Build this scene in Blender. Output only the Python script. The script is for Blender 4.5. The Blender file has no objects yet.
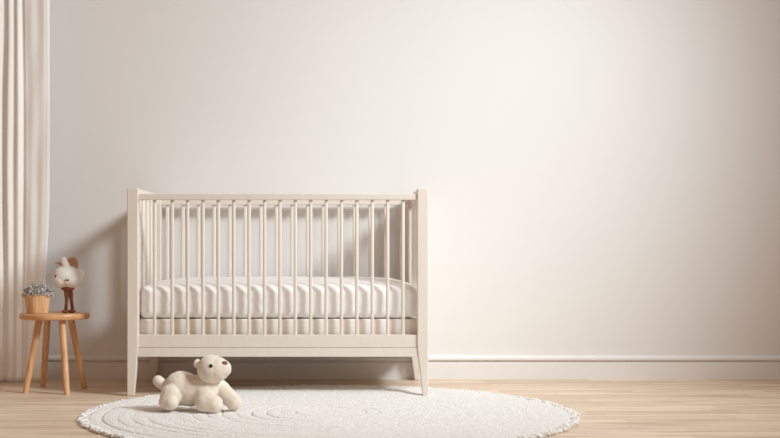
import bpy, bmesh, math, random
from mathutils import Vector, Matrix, Euler, noise
from mathutils.bvhtree import BVHTree

random.seed(7)
scene = bpy.context.scene
COL = scene.collection
PI = math.pi
F, CX, CY, EYE = 1282.0, 346.0, 247.0, 0.674       # focal length in px, vanishing point, eye height


def P(px, py, Y):
    return Vector(((px - CX) * Y / F, Y, EYE - (py - CY) * Y / F))


# ------------------------------------------------------------------ materials
def srgb(r, g, b):
    def f(c):
        c /= 255.0
        return c / 12.92 if c <= 0.04045 else ((c + 0.055) / 1.055) ** 2.4
    return (f(r), f(g), f(b), 1.0)


class NT:
    def __init__(self, name):
        self.m = bpy.data.materials.new(name)
        self.m.use_nodes = True
        self.t = self.m.node_tree
        self.b = self.t.nodes['Principled BSDF']

    def n(self, typ, **kw):
        nd = self.t.nodes.new(typ)
        for k, v in kw.items():
            if k in nd.inputs.keys():
                nd.inputs[k].default_value = v
            else:
                setattr(nd, k, v)
        return nd

    def l(self, a, b):
        self.t.links.new(a, b)

    def coords(self, scale=(1, 1, 1), rot=(0, 0, 0)):
        tc = self.n('ShaderNodeTexCoord')
        mp = self.n('ShaderNodeMapping')
        mp.inputs['Scale'].default_value = scale
        mp.inputs['Rotation'].default_value = rot
        self.l(tc.outputs['Object'], mp.inputs['Vector'])
        return mp.outputs['Vector']

    def ramp(self, fac, stops):
        r = self.n('ShaderNodeValToRGB')
        e = r.color_ramp.elements
        while len(e) < len(stops):
            e.new(0.5)
        for i, (p, c) in enumerate(stops):
            e[i].position = p
            e[i].color = c
        self.l(fac, r.inputs['Fac'])
        return r.outputs['Color']

    def bump(self, h, strength=0.2, dist=0.01):
        b = self.n('ShaderNodeBump', Strength=strength, Distance=dist)
        self.l(h, b.inputs['Height'])
        self.l(b.outputs['Normal'], self.b.inputs['Normal'])


def mat_plain(name, c0, c1, rough=0.6, nscale=(6, 6, 6), bump=0.0, bscale=120.0, bdist=0.002, sheen=0.0, detail=3.0):
    t = NT(name)
    v = t.coords(nscale)
    nz = t.n('ShaderNodeTexNoise', Scale=1.0, Detail=detail)
    t.l(v, nz.inputs['Vector'])
    t.l(t.ramp(nz.outputs['Fac'], [(0.3, c0), (0.7, c1)]), t.b.inputs['Base Color'])
    t.b.inputs['Roughness'].default_value = rough
    if sheen:
        t.b.inputs['Sheen Weight'].default_value = sheen
        t.b.inputs['Sheen Roughness'].default_value = 0.6
    if bump:
        v2 = t.coords((1, 1, 1))
        n2 = t.n('ShaderNodeTexNoise', Scale=bscale, Detail=3.0)
        t.l(v2, n2.inputs['Vector'])
        t.bump(n2.outputs['Fac'], bump, bdist)
    return t.m


def mat_wood(name, stops, rough=0.5, scale=(14, 14, 1.6), bump=0.05, seed=0.0):
    t = NT(name)
    v = t.coords(scale)
    nz = t.n('ShaderNodeTexNoise', noise_dimensions='4D', Scale=2.2, Detail=5.0, Distortion=0.6)
    nz.inputs['W'].default_value = seed
    t.l(v, nz.inputs['Vector'])
    t.l(t.ramp(nz.outputs['Fac'], stops), t.b.inputs['Base Color'])
    t.b.inputs['Roughness'].default_value = rough
    t.bump(nz.outputs['Fac'], bump, 0.003)
    return t.m


def mat_floor():
    t = NT('floor_wood')
    v = t.coords((1, 1, 1))
    br = t.n('ShaderNodeTexBrick', offset=0.0, offset_frequency=2, squash=1.0)
    br.inputs['Scale'].default_value = 1.0
    br.inputs['Brick Width'].default_value = 0.62
    br.inputs['Row Height'].default_value = 0.085
    br.inputs['Mortar Size'].default_value = 0.0012
    br.inputs['Mortar Smooth'].default_value = 0.6
    br.inputs['Bias'].default_value = 0.0
    br.inputs['Color1'].default_value = FLOOR[0]
    br.inputs['Color2'].default_value = FLOOR[1]
    br.inputs['Mortar'].default_value = FLOOR[2]
    # every row of planks is shifted by its own random amount
    sep = t.n('ShaderNodeSeparateXYZ')
    t.l(v, sep.inputs[0])
    dv = t.n('ShaderNodeMath', operation='DIVIDE')
    t.l(sep.outputs['Y'], dv.inputs[0])
    dv.inputs[1].default_value = 0.085
    fl = t.n('ShaderNodeMath', operation='FLOOR')
    t.l(dv.outputs[0], fl.inputs[0])
    wn = t.n('ShaderNodeTexWhiteNoise', noise_dimensions='1D')
    t.l(fl.outputs[0], wn.inputs['W'])
    ad = t.n('ShaderNodeMath', operation='MULTIPLY_ADD')
    t.l(wn.outputs['Value'], ad.inputs[0])
    ad.inputs[1].default_value = 3.0
    t.l(sep.outputs['X'], ad.inputs[2])
    cb = t.n('ShaderNodeCombineXYZ')
    t.l(ad.outputs[0], cb.inputs['X'])
    t.l(sep.outputs['Y'], cb.inputs['Y'])
    t.l(cb.outputs[0], br.inputs['Vector'])
    g = t.n('ShaderNodeTexNoise', Scale=1.0, Detail=6.0, Roughness=0.62, Distortion=0.3)
    mpg = t.n('ShaderNodeMapping')
    mpg.inputs['Scale'].default_value = (1.9, 26, 1)
    t.l(cb.outputs[0], mpg.inputs['Vector'])
    t.l(mpg.outputs['Vector'], g.inputs['Vector'])
    gr = t.ramp(g.outputs['Fac'], [(0.34, (0.68, 0.62, 0.57, 1)), (0.5, (0.97, 0.96, 0.95, 1)), (0.68, (1.08, 1.08, 1.08, 1))])
    mx = t.n('ShaderNodeMix', data_type='RGBA', blend_type='MULTIPLY')
    mx.inputs[0].default_value = 1.0
    t.l(br.outputs['Color'], mx.inputs[6])
    t.l(gr, mx.inputs[7])
    t.l(mx.outputs[2], t.b.inputs['Base Color'])
    t.b.inputs['Roughness'].default_value = 0.42
    t.b.inputs['Specular IOR Level'].default_value = 0.35
    t.bump(br.outputs['Fac'], -0.15, 0.002)
    return t.m


FLOOR = [srgb(230, 210, 187), srgb(214, 190, 164), srgb(178, 150, 124)]

M = {}
M['wall'] = mat_plain('wall_paint', srgb(227, 224, 221), srgb(230, 227, 224), 0.9, (1.5, 1.5, 0.4), 0.04, 260, 0.001)
M['trim'] = mat_plain('trim_paint', srgb(229, 225, 222), srgb(231, 228, 225), 0.5, (3, 3, 3))
M['floor'] = mat_floor()
M['crib'] = mat_wood('crib_paint', [(0.3, srgb(224, 213, 201)), (0.7, srgb(228, 218, 207))], 0.45, (30, 30, 3), 0.03)
M['sheet'] = mat_plain('sheet_cotton', srgb(248, 246, 244), srgb(250, 248, 246), 0.9, (8, 8, 8), 0.1, 500, 0.0006, 0.1)
M['support'] = mat_plain('support_fabric', srgb(238, 230, 220), srgb(242, 235, 226), 0.9, (20, 20, 20), 0.1, 400, 0.0006)
M['stool'] = mat_wood('stool_beech', [(0.25, srgb(192, 138, 92)), (0.5, srgb(218, 168, 120)), (0.75, srgb(232, 190, 146))], 0.42, (22, 22, 2.2), 0.05, 1.0)
M['stool_top'] = mat_wood('stool_top_beech', [(0.25, srgb(188, 132, 84)), (0.5, srgb(214, 162, 112)), (0.75, srgb(230, 186, 138))], 0.4, (2.2, 14, 22), 0.05, 2.0)
M['pot'] = mat_wood('pot_wood', [(0.25, srgb(200, 150, 104)), (0.5, srgb(226, 181, 136)), (0.75, srgb(238, 202, 162))], 0.5, (26, 26, 1.5), 0.06, 3.0)
M['soil'] = mat_plain('soil', srgb(70, 60, 52), srgb(100, 88, 78), 0.95, (60, 60, 60))
M['foliage'] = mat_plain('silver_foliage', srgb(138, 130, 124), srgb(236, 230, 222), 0.8, (60, 60, 60))
M['plush'] = mat_plain('plush_cream', srgb(222, 209, 192), srgb(231, 219, 203), 0.95, (24, 24, 24), 0.5, 420, 0.002, 0.35)
M['plush_white'] = mat_plain('plush_white', srgb(250, 247, 243), srgb(253, 251, 248), 0.95, (40, 40, 40), 0.6, 330, 0.003, 0.35)
M['plush_tan'] = mat_plain('plush_tan', srgb(186, 142, 104), srgb(206, 166, 128), 0.95, (40, 40, 40), 0.4, 400, 0.002, 0.2)
M['brown'] = mat_plain('brown_felt', srgb(134, 82, 56), srgb(160, 104, 74), 0.85, (40, 40, 40), 0.4, 300, 0.002)
M['nose'] = mat_plain('nose_thread', srgb(128, 66, 46), srgb(150, 84, 60), 0.6, (200, 30, 30), 0.2, 500, 0.001)
M['thread'] = mat_plain('mouth_thread', srgb(168, 132, 108), srgb(180, 146, 122), 0.8)
M['eye'] = mat_plain('eye_bead', srgb(20, 20, 24), srgb(32, 32, 36), 0.15)
M['brown_eye'] = mat_plain('brown_eye_bead', srgb(84, 50, 38), srgb(98, 62, 46), 0.25)
M['curtain'] = mat_plain('curtain_linen', srgb(243, 239, 234), srgb(246, 242, 238), 0.9, (30, 30, 6), 0.15, 600, 0.0006)
M['rug'] = mat_plain('rug_wool', srgb(234, 229, 221), srgb(253, 251, 247), 1.0, (70, 70, 70), 1.0, 170, 0.008, 0.2, 6.0)
def add_stitch(m):
    t = m.node_tree
    b = t.nodes['Principled BSDF']
    src = b.inputs['Base Color'].links[0].from_socket
    at = t.nodes.new('ShaderNodeAttribute')
    at.attribute_name = 'stitch'
    mx = t.nodes.new('ShaderNodeMix')
    mx.data_type = 'RGBA'
    mul = t.nodes.new('ShaderNodeMath')
    mul.operation = 'MULTIPLY'
    mul.use_clamp = True
    mul.inputs[1].default_value = 0.75
    t.links.new(at.outputs['Fac'], mul.inputs[0])
    t.links.new(mul.outputs[0], mx.inputs[0])
    t.links.new(src, mx.inputs[6])
    mx.inputs[7].default_value = srgb(150, 126, 104)
    t.links.new(mx.outputs[2], b.inputs['Base Color'])


add_stitch(M['rug'])
M['fringe'] = mat_plain('rug_fringe', srgb(240, 235, 227), srgb(252, 249, 244), 1.0, (40, 40, 40), 0.4, 300, 0.003)
M['rod'] = mat_plain('rod_metal', srgb(200, 195, 188), srgb(206, 200, 194), 0.4)


# ------------------------------------------------------------------ object helpers
def offset_of(o):
    v = Vector((0, 0, 0))
    while o is not None:
        v += o.location
        o = o.parent
    return v


def link_mesh(name, me, mat, parent=None, smooth=True):
    me.name = name
    o = bpy.data.objects.new(name, me)
    COL.objects.link(o)
    if parent is not None:
        me.transform(Matrix.Translation(-offset_of(parent)))
        o.parent = parent
    me.materials.clear()
    me.materials.append(mat)
    if smooth:
        me.polygons.foreach_set('use_smooth', [True] * len(me.polygons))
    me.update()
    return o


def obj(name, bm, mat, parent=None, smooth=True):
    bmesh.ops.recalc_face_normals(bm, faces=bm.faces)
    me = bpy.data.meshes.new(name)
    bm.to_mesh(me)
    bm.free()
    return link_mesh(name, me, mat, parent, smooth)


def tag(o, label, cat, group=None):
    o['label'] = label
    o['category'] = cat
    if group:
        o['group'] = group
    return o


def thing(name, label, cat, loc):
    o = bpy.data.objects.new(name, None)
    o.empty_display_size = 0.05
    COL.objects.link(o)
    o.location = loc
    return tag(o, label, cat)


def struct(o):
    o['kind'] = 'structure'
    return o


def box_bm(x0, x1, y0, y1, z0, z1, bevel=0.0, seg=2):
    bm = bmesh.new()
    bmesh.ops.create_cube(bm, size=1.0)
    for v in bm.verts:
        v.co = Vector(((x0 + x1) / 2 + v.co.x * (x1 - x0), (y0 + y1) / 2 + v.co.y * (y1 - y0), (z0 + z1) / 2 + v.co.z * (z1 - z0)))
    if bevel:
        bmesh.ops.bevel(bm, geom=list(bm.edges), offset=bevel, segments=seg, profile=0.5, affect='EDGES', clamp_overlap=True)
    return bm


def sharp(o, ang=14):
    """smooth shading with hard edges kept"""
    me = o.data
    bm = bmesh.new()
    bm.from_mesh(me)
    lim = math.radians(ang)
    for e in bm.edges:
        e.smooth = not (len(e.link_faces) == 2 and e.calc_face_angle(0) > lim)
    bm.to_mesh(me)
    bm.free()
    return o


def lathe_bm(profile, cx, cy, n=48):
    """profile [(r, z)...] from bottom to top, closed with caps"""
    bm = bmesh.new()
    rings = []
    for r, z in profile:
        rings.append([bm.verts.new((cx + r * math.cos(2 * PI * i / n), cy + r * math.sin(2 * PI * i / n), z)) for i in range(n)])
    for a, b in zip(rings, rings[1:]):
        for i in range(n):
            bm.faces.new((a[i], a[(i + 1) % n], b[(i + 1) % n], b[i]))
    bm.faces.new(list(reversed(rings[0])))
    bm.faces.new(rings[-1])
    return bm


def tube_bm(pts, rads, n=16, bm=None, cap=True):
    bm = bm or bmesh.new()
    pts = [Vector(p) for p in pts]
    rings = []
    for k, p in enumerate(pts):
        d = (pts[min(k + 1, len(pts) - 1)] - pts[max(k - 1, 0)]).normalized()
        u = d.orthogonal().normalized() if abs(d.z) < 0.2 else Vector((1, 0, 0)).cross(d).normalized()
        w = d.cross(u).normalized()
        rings.append([bm.verts.new(p + (u * math.cos(2 * PI * i / n) + w * math.sin(2 * PI * i / n)) * rads[k]) for i in range(n)])
    for a, b in zip(rings, rings[1:]):
        for i in range(n):
            bm.faces.new((a[i], a[(i + 1) % n], b[(i + 1) % n], b[i]))
    if cap:
        bm.faces.new(list(reversed(rings[0])))
        bm.faces.new(rings[-1])
    return bm


def ell(bm, c, r, rot=None, sub=3):
    """ellipsoid of radii r at c"""
    if not hasattr(r, '__len__'):
        r = (r, r, r)
    mat = Matrix.Translation(Vector(c)) @ (rot.to_4x4() if rot is not None else Matrix.Identity(4)) @ Matrix.Diagonal((*r, 1.0))
    bmesh.ops.create_icosphere(bm, subdivisions=sub, radius=1.0, matrix=mat)


def chain(bm, a, ra, b, rb, k=7):
    a, b = Vector(a), Vector(b)
    for i in range(k):
        t = i / (k - 1)
        ell(bm, a.lerp(b, t), ra + (rb - ra) * t, sub=3)


def fuse(bm, voxel=0.003, smooth=6):
    """one closed skin round overlapping blobs"""
    me = bpy.data.meshes.new('tmp')
    bm.to_mesh(me)
    bm.free()
    o = bpy.data.objects.new('tmp', me)
    COL.objects.link(o)
    r = o.modifiers.new('r', 'REMESH')
    r.mode = 'VOXEL'
    r.voxel_size = voxel
    s = o.modifiers.new('s', 'SMOOTH')
    s.factor = 0.5
    s.iterations = smooth
    dg = bpy.context.evaluated_depsgraph_get()
    out = bpy.data.meshes.new_from_object(o.evaluated_get(dg))
    bpy.data.objects.remove(o)
    bpy.data.meshes.remove(me)
    return out


def fuzz(me, amp, freq, seed=0.0, amp2=0.0, freq2=1.0):
    ns = [v.normal.copy() for v in me.vertices]
    for v, n in zip(me.vertices, ns):
        d = amp * noise.noise(v.co * freq + Vector((seed, seed, seed)))
        if amp2:
            d += amp2 * noise.noise(v.co * freq2 + Vector((seed, 3.1, seed)))
        v.co += n * d
    me.update()


def bvh_of(me):
    return BVHTree.FromPolygons([v.co.copy() for v in me.vertices], [tuple(p.vertices) for p in me.polygons])


def hit(bvh, target, origin):
    d = (Vector(target) - Vector(origin)).normalized()
    loc, n, i, dist = bvh.ray_cast(Vector(origin), d)
    return loc, n


def align(n):
    return Vector(n).to_track_quat('Z', 'Y').to_matrix()


# ------------------------------------------------------------------ the setting
WALL_Y = 6.55
struct(obj('floor', box_bm(-6, 6, -2, WALL_Y + 0.1, -0.08, 0.0), M['floor'], smooth=False))
struct(obj('wall_back', box_bm(-6, 6, WALL_Y, WALL_Y + 0.1, 0.0, 3.0), M['wall'], smooth=False))


def extrude_x(profile, x0, x1):
    bm = bmesh.new()
    a = [bm.verts.new((x0, y, z)) for y, z in profile]
    b = [bm.verts.new((x1, y, z)) for y, z in profile]
    n = len(profile)
    for i in range(n):
        bm.faces.new((a[i], a[(i + 1) % n], b[(i + 1) % n], b[i]))
    bm.faces.new(a)
    bm.faces.new(list(reversed(b)))
    return bm


W = WALL_Y
base = struct(obj('baseboard_back', extrude_x([(W, 0.0), (W - 0.018, 0.0), (W - 0.018, 0.084), (W - 0.0165, 0.0865), (W - 0.010, 0.089), (W - 0.010, 0.094),
                                               (W - 0.022, 0.096), (W - 0.024, 0.099), (W - 0.024, 0.108), (W - 0.018, 0.114), (W - 0.008, 0.119), (W, 0.120)], -6, 6), M['trim'], smooth=False))

# ------------------------------------------------------------------ crib
K = 221.0
X0, X1 = P(127, 0, 5.80).x, P(428.4, 0, 5.80).x
PW, PD = 0.0495, 0.050
YF, YB = 5.80, 6.515
ZT = 0.941
crib = thing('baby_crib', 'cream wooden baby crib with vertical slats, centred against the wall', 'crib', ((X0 + X1) / 2, (YF + YB) / 2, 0))


def post(sx, sy):
    """square corner post; below the rail it narrows on its inner side into a foot"""
    xo = X0 if sx < 0 else X1
    w = PW if sy < 0 else PW + 0.008
    xi = xo + w if sx < 0 else xo - w
    xf = xo + (0.031 if sx < 0 else -0.025)
    y0, y1 = (YF, YF + PD) if sy < 0 else (YB - PD, YB)
    yo, yf = (y0, y0 + 0.036) if sy < 0 else (y1, y1 - 0.036)
    bm = bmesh.new()
    rows = []
    for z, xx, yy in ((0.0, xf, yf), (0.218, xi, y1 if sy < 0 else y0), (ZT, xi, y1 if sy < 0 else y0)):
        rows.append([bm.verts.new(c) for c in ((xo, yo, z), (xx, yo, z), (xx, yy, z), (xo, yy, z))])
    for a, b in zip(rows, rows[1:]):
        for i in range(4):
            bm.faces.new((a[i], a[(i + 1) % 4], b[(i + 1) % 4], b[i]))
    bm.faces.new(rows[0][::-1])
    bm.faces.new(rows[-1])
    bmesh.ops.recalc_face_normals(bm, faces=bm.faces)
    es = [e for e in bm.edges if len(e.link_faces) == 2 and e.calc_face_angle(0) > 0.6]
    bmesh.ops.bevel(bm, geom=es, offset=0.0035, segments=2, profile=0.5, affect='EDGES', clamp_overlap=True)
    return sharp(obj('corner_post', bm, M['crib'], crib))


for sx in (-1, 1):
    for sy in (-1, 1):
        post(sx, sy)
XI0, XI1 = X0 + PW, X1 - PW
TR0, TR1 = 0.887, 0.9155          # long top rails
BR0, BR1, AP0 = 0.217, 0.276, 0.1765
for (ya, yb) in ((YF + 0.008, YF + 0.042), (YB - 0.042, YB - 0.008)):
    front = ya < 6
    sharp(obj('top_rail', box_bm(XI0 - 0.002, XI1 + 0.002, ya, yb, TR0, TR1, 0.003), M['crib'], crib))
    sharp(obj('bottom_rail', box_bm(XI0 - 0.002, XI1 + 0.002, ya, yb, BR0 + 0.0015, BR1, 0.002), M['crib'], crib))
    sharp(obj('apron', box_bm(XI0 - 0.002, XI1 + 0.002, ya - 0.003 if front else ya, yb if front else yb + 0.003, AP0, BR0, 0.002), M['crib'], crib))
for (xa, xb) in ((X0 + 0.006, X0 + PW - 0.006), (X1 - PW + 0.006, X1 - 0.006)):
    sharp(obj('end_top_rail', box_bm(xa, xb, YF + PD - 0.002, YB - PD + 0.002, 0.893, ZT - 0.001, 0.003), M['crib'], crib))
    sharp(obj('end_bottom_rail', box_bm(xa, xb, YF + PD - 0.002, YB - PD + 0.002, AP0, BR1, 0.003), M['crib'], crib))


def slat(cx, cy, w, d, z0, z1):
    sharp(obj('slat', box_bm(cx - w / 2, cx + w / 2, cy - d / 2, cy + d / 2, z0, z1, min(w, d) * 0.28, 3), M['crib'], crib), 60)


for px in [154.6] + [172.2 + 15.39 * i for i in range(16)]:
    slat(P(px, 0, YF + 0.025).x, YF + 0.025, 0.0150, 0.0150, BR1 - 0.004, TR0 + 0.004)
for px in [167.4 + 15.6 * i for i in range(16)]:
    slat(P(px, 0, YB - 0.025).x, YB - 0.025, 0.0175, 0.0135, BR1 - 0.004, TR0 + 0.004)
for xc in (X0 + PW / 2, X1 - PW / 2):
    for i in range(5):
        y = YF + PD + (YB - YF - 2 * PD) * (i + 0.5) / 5
        slat(xc + (0.011 if xc < 0 else -0.011), y, 0.0150, 0.066, BR1 - 0.004, 0.897)
# upholstered support board under the mattress
MX0, MX1, MY0, MY1 = XI0 - 0.0045, XI1 + 0.0045, YF + 0.052, YB - 0.052
sp = box_bm(MX0 + 0.001, MX1 - 0.001, MY0 + 0.006, MY1 - 0.006, 0.222, 0.345, 0.008, 3)
tgt = obj('mattress_support', sp, M['support'], crib)
tgt['label'] = 'fabric covered support board under the mattress'
sharp(tgt, 60)


def mattress():
    nx, ny, nz = 110, 44, 14
    lx, ly = (MX1 - MX0) / 2, (MY1 - MY0) / 2
    cx, cy = (MX0 + MX1) / 2, (MY0 + MY1) / 2
    zb, ze = 0.349, 0.490
    hz = (ze - zb) / 2
    bm = bmesh.new()
    bmesh.ops.create_cube(bm, size=2.0)
    # split the cube into a fine grid by building its six sides directly
    bm.free()
    bm = bmesh.new()
    cache = {}

    def vert(i, j, k):
        key = (i, j, k)
        if key in cache:
            return cache[key]
        u, v, w = 2 * i / nx - 1, 2 * j / ny - 1, 2 * k / nz - 1
        p = Vector((u * lx, v * ly, w * hz))
        r = 0.030
        core = Vector((max(-lx + r, min(lx - r, p.x)), max(-ly + r, min(ly - r, p.y)), max(-hz + r, min(hz - r, p.z))))
        d = p - core
        if d.length > 1e-9:
            m = max(abs(d.x), abs(d.y), abs(d.z))
            p = core + d.normalized() * m
        top = max(0.0, w)
        bul = (1 - abs(u) ** 8) * (1 - abs(v) ** 3.0)
        p.z += 0.040 * bul * top
        # soft creases in the fitted sheet, strongest on the sides
        side = max(abs(u) ** 10, abs(v) ** 6) * (1 - 0.5 * abs(w))
        p.y += math.copysign(1, v) * side * 0.004 * noise.noise(Vector((u * 9 + w * 1.6, w * 1.1, v * 3)))
        p.x += math.copysign(1, u) * abs(u) ** 10 * 0.0015 * noise.noise(Vector((v * 6, w * 2, u)))
        ed = max(abs(u) ** 30, abs(v) ** 12)
        p.z += 0.003 * noise.noise(Vector((u * 8, v * 5, 2.0))) * top + 0.0025 * ed * noise.noise(Vector((u * 22, v * 9, 5.0)))
        p.z -= 0.004 * (w < 0) * abs(w) * noise.noise(Vector((u * 10, v * 2, 7)))
        cache[key] = bm.verts.new(p + Vector((cx, cy, (zb + ze) / 2)))
        return cache[key]

    def quad(a, b, c, d):
        bm.faces.new((vert(*a), vert(*b), vert(*c), vert(*d)))
    for k in (0, nz):
        for i in range(nx):
            for j in range(ny):
                quad((i, j, k), (i + 1, j, k), (i + 1, j + 1, k), (i, j + 1, k))
    for j in (0, ny):
        for i in range(nx):
            for k in range(nz):
                quad((i, j, k), (i + 1, j, k), (i + 1, j, k + 1), (i, j, k + 1))
    for i in (0, nx):
        for j in range(ny):
            for k in range(nz):
                quad((i, j, k), (i, j + 1, k), (i, j + 1, k + 1), (i, j, k + 1))
    return bm


tag(obj('crib_mattress', mattress(), M['sheet']), 'thick white sheeted mattress lying inside the slatted crib', 'mattress')

# ------------------------------------------------------------------ stool
sx, sy, sz = -1.366, 6.01, 0.365
stool = thing('wooden_stool', 'round light wood stool on four splayed legs, beside the curtain', 'stool', (sx, sy, 0))
sharp(obj('seat', lathe_bm([(0.150, sz - 0.0275), (0.158, sz - 0.0265), (0.1605, sz - 0.023), (0.1612, sz - 0.012), (0.1605, sz - 0.005), (0.1580, sz - 0.001), (0.154, sz)], sx, sy, 96), M['stool_top'], stool), 60)
for (tx, ty, bx, by) in ((-0.0586, -0.055, -0.1135, -0.092), (-0.0550, 0.095, -0.0947, 0.170), (0.0556, -0.095, 0.093, -0.160), (0.0650, 0.050, 0.1217, 0.090)):
    a = Vector((sx + tx, sy + ty, sz - 0.025))
    b = Vector((sx + bx, sy + by, 0.0))
    pts = [a.lerp(b, t) for t in (0, 0.25, 0.5, 0.75, 0.97)] + [b]
    bm = tube_bm(pts, [0.0160, 0.0157, 0.0152, 0.0145, 0.0137, 0.0128], 20)
    for v in bm.verts:
        if v.co.z < 0.004:
            v.co.z = 0.0
    sharp(obj('leg', bm, M['stool'], stool), 60)

# ------------------------------------------------------------------ pot of silver foliage on the stool
px_, py_ = P(37.6, 0, 5.97).x, 5.97
pot = thing('potted_plant', 'small light wood pot of silvery grey foliage standing on the stool', 'plant', (px_, py_, sz))
NP = 22
pb = lathe_bm([(0.047, sz + 0.0005), (0.0492, sz + 0.003), (0.0550, sz + 0.043), (0.0612, sz + 0.086), (0.0606, sz + 0.088), (0.056, sz + 0.088), (0.0540, sz + 0.078), (0.052, sz + 0.076)], px_, py_, NP)
sharp(obj('pot', pb, M['pot'], pot), 12)
so = lathe_bm([(0.020, sz + 0.0765), (0.0535, sz + 0.0775), (0.0530, sz + 0.080), (0.030, sz + 0.086), (0.004, sz + 0.088)], px_, py_, 32)
obj('soil', so, M['soil'], pot)


def curl(bm, p, d, length, wid, bend):
    """a small curled leaf strip"""
    d = d.normalized()
    s = d.orthogonal().normalized()
    s.rotate(Matrix.Rotation(random.uniform(0, 2 * PI), 3, d))
    n = d.cross(s).normalized()
    prev = None
    q = p.copy()
    for k in range(6):
        t = k / 5
        w = wid * (math.sin(PI * min(1, 0.18 + t * 0.9)) ** 0.8 + 0.06)
        a, b = bm.verts.new(q + s * w), bm.verts.new(q - s * w)
        if prev:
            bm.faces.new((prev[0], a, b, prev[1]))
        prev = (a, b)
        d = (d + n * bend / 5).normalized()
        n = d.cross(s).normalized()
        q = q + d * length / 5


bm = bmesh.new()
cz = sz + 0.084
for i in range(1500):
    th = random.uniform(0, 2 * PI)
    h = random.random()
    el = math.asin(h) if i % 3 else random.uniform(-0.25, 0.6)
    d = Vector((math.cos(th) * math.cos(el), math.sin(th) * math.cos(el), math.sin(el)))
    r = random.uniform(0.55, 1.0)
    p = Vector((px_ + 0.003, py_, cz + 0.004)) + Vector((d.x * 0.071, d.y * 0.066, d.z * 0.050)) * r
    p.z = max(p.z, cz + 0.001) if math.hypot(p.x - px_, p.y - py_) < 0.06 else max(p.z, cz - 0.004)
    dd = d + Vector((random.gauss(0, 0.7), random.gauss(0, 0.7), random.gauss(0.15, 0.6)))
    curl(bm, p, dd, random.uniform(0.010, 0.019), random.uniform(0.0016, 0.0034), random.uniform(-3.5, 3.5))
me = bpy.data.meshes.new('foliage')
bm.to_mesh(me)
bm.free()
link_mesh('foliage', me, M['foliage'], pot)

# ------------------------------------------------------------------ standing plush toy on the stool
ty_ = 6.02
S = F / ty_


def T(px, py, dy=0.0):
    q = P(px, py, ty_)
    q.y = ty_ + dy
    return q


def m_(npx):
    return npx / S


tc = T(69, 311.8)
toy = thing('plush_toy', 'white round-headed plush toy standing on thin brown legs on the stool', 'toy', (tc.x, ty_, sz))
bm = bmesh.new()
ell(bm, T(66.6, 276.3), (m_(13.6), m_(12.5), m_(11.4)))
ell(bm, T(62.6, 279.6, -0.004), (m_(10.4), m_(11), m_(8.6)))
ell(bm, T(72.0, 279.6, -0.004), (m_(10), m_(11), m_(8.6)))
ell(bm, T(69.2, 281.2, -0.032), (m_(6.4), m_(4.8), m_(4.6)))
hm = fuse(bm, 0.0028, 5)
fuzz(hm, 0.0007, 70, 1.0, 0.0008, 190)
hb = bvh_of(hm)
head = link_mesh('head', hm, M['plush_white'], toy)
# ears
for (ex, ey, dy) in ((80.2, 274.2, 0.004), (55.0, 279.0, 0.030)):
    bm = bmesh.new()
    ell(bm, T(ex, ey, dy), (m_(4.0), m_(2.2), m_(5.2)))
    e_me = fuse(bm, 0.002, 3)
    fuzz(e_me, 0.001, 120, 2.0)
    link_mesh('ear', e_me, M['plush_white'], head)
# tuft on the crown
bm = bmesh.new()
chain(bm, T(66.5, 266, -0.01), m_(4.0), T(64.2, 259.8, -0.01), m_(3.0))
t_me = fuse(bm, 0.002, 4)
fuzz(t_me, 0.0012, 110, 3.0)
link_mesh('tuft', t_me, M['plush_white'], head)
# tan ear flap behind the tuft and thin tan horn on the other side
bm = bmesh.new()
ell(bm, T(72.0, 262.5, 0.012), (m_(5.6), m_(2.0), m_(5.4)), Euler((0, 0.5, 0)).to_matrix())
ell(bm, T(74.6, 266.0, 0.012), (m_(3.4), m_(2.0), m_(4.2)), Euler((0, 0.3, 0)).to_matrix())
f_me = fuse(bm, 0.002, 3)
o_ = link_mesh('ear_flap', f_me, M['plush_tan'], head)
o_['label'] = 'tan rounded flap behind the tuft'
obj('horn', tube_bm([T(64.5, 265.8, 0.0), T(61.0, 264.0, -0.002), T(58.0, 262.9, -0.003), T(55.2, 263.3, -0.004)], [m_(1.5), m_(1.5), m_(1.1), m_(0.4)], 12), M['plush_tan'], head)
# face
loc, n = hit(hb, T(57.7, 276.0, 0), T(57.7, 276.0, -1))
bm = bmesh.new()
ell(bm, loc, (m_(1.25), m_(1.25), m_(0.6)), align(n))
obj('eye', bm, M['brown_eye'], head)
loc, n = hit(hb, T(77.0, 275.0, 0), T(77.0, 275.0, -1))
for dx in (-1.1, 1.1):
    loc, n = hit(hb, T(69.3 + dx, 280.0, 0), T(69.3 + dx, 280.0, -1))
    bm = bmesh.new()
    ell(bm, loc, (m_(1.0), m_(1.15), m_(0.6)), align(n))
    obj('nostril', bm, M['nose'], head)
mp = []
for q in ((67.2, 283.2), (68.3, 284.1), (69.4, 283.6), (70.5, 284.1), (71.6, 283.1)):
    loc, n = hit(hb, T(q[0], q[1], 0), T(q[0], q[1], -1))
    mp.append(loc)
obj('mouth', tube_bm(mp, [0.0009] * 5, 8), M['thread'], head)
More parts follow.
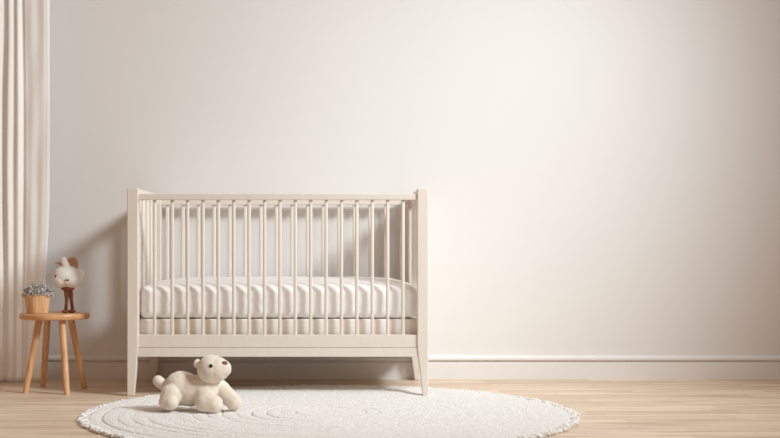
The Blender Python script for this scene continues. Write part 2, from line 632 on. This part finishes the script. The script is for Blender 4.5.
# collar, legs and feet
co = lathe_bm([(m_(2.5), T(0, 291.6).z), (m_(5.2), T(0, 290.2).z), (m_(6.6), T(0, 288.8).z), (m_(6.7), T(0, 288.0).z), (m_(5.5), T(0, 287.2).z)], T(67.8, 0).x, ty_, 32)
obj('collar', co, M['brown'], toy)
for (ax, kx, fx, dy) in ((66.6, 67.0, 66.2, -0.008), (69.8, 70.9, 72.2, 0.006)):
    l_ = obj('leg', tube_bm([T(ax, 288.5, dy), T((ax + kx) / 2, 293.5, dy), T(kx, 299, dy), T((kx + fx) / 2, 304, dy), T(fx, 309.4, dy)],
                            [m_(2.1), m_(2.4), m_(1.8), m_(1.6), m_(1.6)], 16), M['brown'], toy)
    bm = bmesh.new()
    zf = sz + m_(1.75)
    ell(bm, Vector((T(fx - 0.2, 0).x, ty_ + dy - 0.006, zf)), (m_(3.9), m_(4.6), m_(1.75)))
    obj('foot', bm, M['brown'], l_)

# ------------------------------------------------------------------ plush bear on the rug
RUG_Z = 0.014


def B(px, py, Y):
    return P(px, py, Y)


u = 5.18 / F         # metres per px at the bear
bear = thing('plush_bear', 'cream plush polar bear lying on the round rug in front of the crib', 'toy', (B(198, 0, 5.18).x, 5.18, RUG_Z))
bm = bmesh.new()
chain(bm, B(181, 388.2, 5.20), 17.4 * u, B(191, 390.6, 5.19), 15.9 * u)
chain(bm, B(191, 390.6, 5.19), 15.9 * u, B(205.5, 389.0, 5.18), 14.0 * u)
chain(bm, B(206, 386.5, 5.18), 12.8 * u, B(211, 379, 5.18), 10.5 * u)
# haunch and hind foot, near and far
for dy in (-0.030, 0.040):
    chain(bm, B(171.5, 395, 5.18 + dy), 11.2 * u, B(168.2, 401.4, 5.165 + dy), 8.9 * u)
    chain(bm, B(166.6, 402.2, 5.165 + dy), 8.0 * u, B(171.4, 402.8, 5.15 + dy), 7.4 * u)
# forelegs
chain(bm, B(203.5, 394.5, 5.15), 10.2 * u, B(208.0, 404.0, 5.12), 9.6 * u)
chain(bm, B(205.4, 403.4, 5.12), 10.2 * u, B(213.6, 404.2, 5.11), 9.5 * u)
chain(bm, B(219.6, 388.5, 5.20), 9.4 * u, B(234.0, 402.4, 5.165), 8.3 * u, 9)
bmj = fuse(bm, 0.0032, 7)
for v in bmj.vertices:                       # soft stuffing settles flat where it touches the rug
    if v.co.z < RUG_Z + 0.001:
        v.co.z = RUG_Z + 0.001
fuzz(bmj, 0.0016, 55, 4.0, 0.0006, 160)
body = link_mesh('body', bmj, M['plush'], bear)
# tail
bm = bmesh.new()
chain(bm, B(166.0, 386.8, 5.21), 5.4 * u, B(158.2, 380.9, 5.21), 5.6 * u)
tm = fuse(bm, 0.0026, 4)
fuzz(tm, 0.0012, 60, 6.0)
link_mesh('tail', tm, M['plush'], bear)
# head
HY = 5.155
bm = bmesh.new()
ell(bm, B(211.6, 369.2, HY), (14.6 * u, 14.6 * u, 14.6 * u), sub=4)
chain(bm, B(217, 369.2, HY - 0.008), 12.6 * u, B(222.6, 368.6, HY - 0.016), 8.8 * u)
chain(bm, B(221, 369.6, HY - 0.016), 9.0 * u, B(225.6, 367.2, HY - 0.018), 5.6 * u)
hm = fuse(bm, 0.0028, 7)
fuzz(hm, 0.0010, 60, 8.0, 0.0005, 170)
hb = bvh_of(hm)
bhead = link_mesh('head', hm, M['plush'], bear)
for (ex, ey, Y) in ((197.2, 363.4, HY + 0.004), (216.0, 363.5, HY + 0.052)):
    bm = bmesh.new()
    ell(bm, B(ex, ey, Y), (3.9 * u, 2.6 * u, 4.6 * u), Euler((0, 0.25, 0.3)).to_matrix())
    e_me = fuse(bm, 0.002, 3)
    link_mesh('ear', e_me, M['plush'], bhead)
cam0 = Vector((0, 0, EYE))
loc, n = hit(hb, B(210.9, 365.9, HY), cam0)
bm = bmesh.new()
ell(bm, loc, (1.9 * u, 1.9 * u, 1.1 * u), align(n))
obj('eye', bm, M['eye'], bhead)
loc, n = hit(hb, B(224, 362.5, HY + 0.01), B(240, 356, HY + 0.3))
bm = bmesh.new()
ell(bm, loc, (1.9 * u, 1.9 * u, 1.1 * u), align(n))
obj('eye', bm, M['eye'], bhead)
loc, n = hit(hb, B(224.8, 363.0, HY), cam0)
bm = bmesh.new()
ell(bm, loc, (3.1 * u, 2.2 * u, 1.6 * u), align(n + Vector((0, -0.4, 0.1))))
nm = fuse(bm, 0.0014, 2)
link_mesh('nose', nm, M['nose'], bhead)
mp = []
for q in ((230.0, 368.8), (228.8, 371.2), (227.4, 373.4), (225.8, 374.6)):
    loc, n = hit(hb, B(q[0], q[1], HY), cam0)
    if loc is not None:
        mp.append(loc)
if len(mp) > 1:
    obj('mouth', tube_bm(mp, [0.0011] * len(mp), 8), M['thread'], bhead)

# ------------------------------------------------------------------ rug
RX, RY, RR = -0.066, 5.15, 0.982
FOOT = (P(426.4, 0, 5.815).x, 5.815)


def rug_edge(a):
    d = Vector((math.cos(a), math.sin(a), 0))
    return RR + 0.008 * noise.noise(d * 3.0) + 0.006 * noise.noise(d * 14.0 + Vector((5, 0, 0)))


def rug_bm():
    NR, NA = 300, 760
    bm = bmesh.new()
    lay = bm.verts.layers.float.new('stitch')
    rows = []
    for i in range(1, NR + 1):
        t = i / NR
        row = []
        for j in range(NA):
            a = 2 * PI * j / NA
            c, s = math.cos(a), math.sin(a)
            r = t * rug_edge(a)
            x, y = RX + r * c, RY + r * s
            w = noise.noise(Vector((x * 3.0, y * 3.0, 1.0)))
            ph = r / 0.058 + 0.25 * w
            fr = ph - math.floor(ph)
            groove = math.exp(-((fr - 0.5) / 0.055) ** 2)
            vis = max(0.0, 0.30 + 1.6 * noise.noise(Vector((x * 2.2, y * 2.2, math.floor(ph) * 3.7)))) * max(0.12, min(1.0, (0.35 - x) / 0.5))
            z = 0.0125 + 0.0005 * math.cos(2 * PI * fr) - 0.0060 * groove * min(1.0, vis)
            z += 0.0014 * noise.noise(Vector((x * 28, y * 28, 0))) + 0.0022 * noise.noise(Vector((x * 90, y * 90, 3)))
            if t > 0.994:
                z *= max(0.35, (1 - t) / 0.006)
            f = math.hypot(x - FOOT[0], (y - FOOT[1]) * 0.7)
            if f < 0.13:
                z = min(z, 0.0014 + 0.012 * (f / 0.13) ** 2)
            nv = bm.verts.new((x, y, max(z, 0.0012)))
            nv[lay] = groove * min(1.0, vis) * (0.6 + 0.8 * abs(noise.noise(Vector((x * 40, y * 40, 8)))))
            row.append(nv)
        rows.append(row)
    for A, Bq in zip(rows, rows[1:]):
        for j in range(NA):
            bm.faces.new((A[j], Bq[j], Bq[(j + 1) % NA], A[(j + 1) % NA]))
    cv = bm.verts.new((RX, RY, 0.013))
    for j in range(NA):
        bm.faces.new((cv, rows[0][j], rows[0][(j + 1) % NA]))
    # underside
    bot = [bm.verts.new((v.co.x, v.co.y, 0.0008)) for v in rows[-1]]
    for j in range(NA):
        bm.faces.new((rows[-1][j], bot[j], bot[(j + 1) % NA], rows[-1][(j + 1) % NA]))
    bm.faces.new(bot[::-1])
    return bm


rug = thing('round_rug', 'large round off-white woven rug with shaggy edge on the wood floor', 'rug', (RX, RY, 0))
obj('pile', rug_bm(), M['rug'], rug)
bm = bmesh.new()
for i in range(3000):
    a = random.uniform(0, 2 * PI)
    e = rug_edge(a)
    d = Vector((math.cos(a), math.sin(a), 0))
    p = Vector((RX, RY, 0)) + d * (e - random.uniform(0.002, 0.028)) + Vector((0, 0, random.uniform(0.007, 0.0125)))
    s = Vector((-d.y, d.x, 0))
    k = random.uniform(0.010, 0.020)
    dd = (d + s * random.gauss(0, 0.7)).normalized()
    r = random.uniform(0.0020, 0.0038)
    p1 = p + dd * k * 0.5 + Vector((0, 0, random.uniform(0.000, 0.003)))
    p2 = p + dd * k + Vector((0, 0, -0.002))
    p2.z = max(r, p2.z - random.uniform(0.0, 0.007))
    tube_bm([p, p1, p2], [r * 0.9, r, r * 0.55], 6, bm)
fr_ = obj('fringe', bm, M['fringe'], rug)
fr_['kind'] = 'stuff'

# ------------------------------------------------------------------ curtain
CYY = 6.385
ctrl = [(-72, 0.0), (-64, 0.03), (-54, 0.0), (-44, 0.03), (-35, 0.005), (-25, 0.03), (-16, 0.005), (-8, 0.024), (-2, 0.018), (3.5, 0.003), (9, 0.022), (13.2, 0.010),
        (17.6, 0.021), (22.2, 0.003), (26, 0.012), (32, 0.0165), (37.5, 0.0138), (43, 0.0162), (46.5, 0.014), (49.2, 0.010)]


def fold(px):
    for (a, ya), (b, yb) in zip(ctrl, ctrl[1:]):
        if a <= px <= b:
            t = (px - a) / (b - a)
            t = t * t * (3 - 2 * t)
            return ya + (yb - ya) * t
    return ctrl[-1][1]


curtain = thing('linen_curtain', 'long off-white linen curtain hanging in folds at the left of the wall', 'curtain', (P(10, 0, CYY).x, CYY, 0))
bm = bmesh.new()
NXc, NZc = 360, 90
grid = []
ZC0, ZC1 = 0.007, 2.45
for k in range(NZc + 1):
    t = k / NZc
    z = ZC0 + (ZC1 - ZC0) * t
    row = []
    for i in range(NXc + 1):
        px = -72 + (49.2 + 72) * i / NXc
        wob = 1.6 * noise.noise(Vector((px * 0.06, z * 1.1, 0.0))) * min(1, (49.2 - px) / 6, (px + 72) / 6)
        amp = 0.85 + 0.25 * noise.noise(Vector((px * 0.04, z * 0.9, 4.0)))
        low = max(0.0, min(1.0, (1.0 - z) / 1.0))
        x = (px - 8.5 * low * low * (3 - 2 * low) * max(0.0, (px - 12) / 37.2) - CX) * (CYY - 0.02) / F
        y = CYY - fold(px + wob) * amp - 0.004 * noise.noise(Vector((px * 0.1, z * 3, 9.0)))
        row.append(bm.verts.new((x, y, z + 0.004 * (k == 0) * noise.noise(Vector((px * 0.1, 0, 0))))))
    grid.append(row)
for A, Bq in zip(grid, grid[1:]):
    for i in range(NXc):
        bm.faces.new((A[i], A[i + 1], Bq[i + 1], Bq[i]))
bmesh.ops.recalc_face_normals(bm, faces=bm.faces)
bmesh.ops.solidify(bm, geom=list(bm.faces), thickness=0.003)
obj('fabric', bm, M['curtain'], curtain)

# ------------------------------------------------------------------ camera
cam = bpy.data.cameras.new('camera')
co_ = bpy.data.objects.new('camera', cam)
COL.objects.link(co_)
co_.location = (0, 0, EYE)
co_.rotation_euler = (PI / 2, 0, 0)
cam.sensor_width = 36
cam.lens = F / 780 * 36
cam.shift_x = (390 - CX) / 780
cam.shift_y = (CY - 219) / 780
cam.clip_start = 0.05
scene.camera = co_

# ------------------------------------------------------------------ light
wd = bpy.data.worlds.new('world')
scene.world = wd
wd.use_nodes = True
bg = wd.node_tree.nodes['Background']
bg.inputs['Color'].default_value = (1.0, 0.69, 0.50, 1)
bg.inputs['Strength'].default_value = 0.34


def lamp(name, typ, loc, aim, energy, color, **kw):
    l = bpy.data.lights.new(name, typ)
    l.energy = energy
    l.color = color
    for k, v in kw.items():
        setattr(l, k, v)
    o = bpy.data.objects.new(name, l)
    COL.objects.link(o)
    o.location = loc
    o.rotation_euler = (Vector(aim) - Vector(loc)).to_track_quat('-Z', 'Y').to_euler()
    return o


lamp('key_light', 'SPOT', (5.0, 2.3, 4.8), (-1.05, 6.1, 0.85), 2380, (0.865, 0.955, 1.0), spot_size=math.radians(47), spot_blend=1.0, shadow_soft_size=0.8)
lamp('wall_glow_fill', 'SPOT', (1.9, 3.4, 2.6), (0.85, 6.55, 1.05), 165, (0.85, 0.95, 1.0), spot_size=math.radians(54), spot_blend=1.0, shadow_soft_size=0.4)  # added fill with no fixture, brightens the wall right of the crib
lamp('floor_fill', 'SPOT', (2.3, 4.9, 3.4), (0.75, 5.05, 0.0), 190, (0.88, 0.96, 1.0), spot_size=math.radians(74), spot_blend=1.0, shadow_soft_size=0.5)  # added overhead fill, not a real lamp, lifts floor and rug

scene.view_settings.view_transform = 'Standard'
scene.view_settings.look = 'None'
scene.view_settings.exposure = 0.0
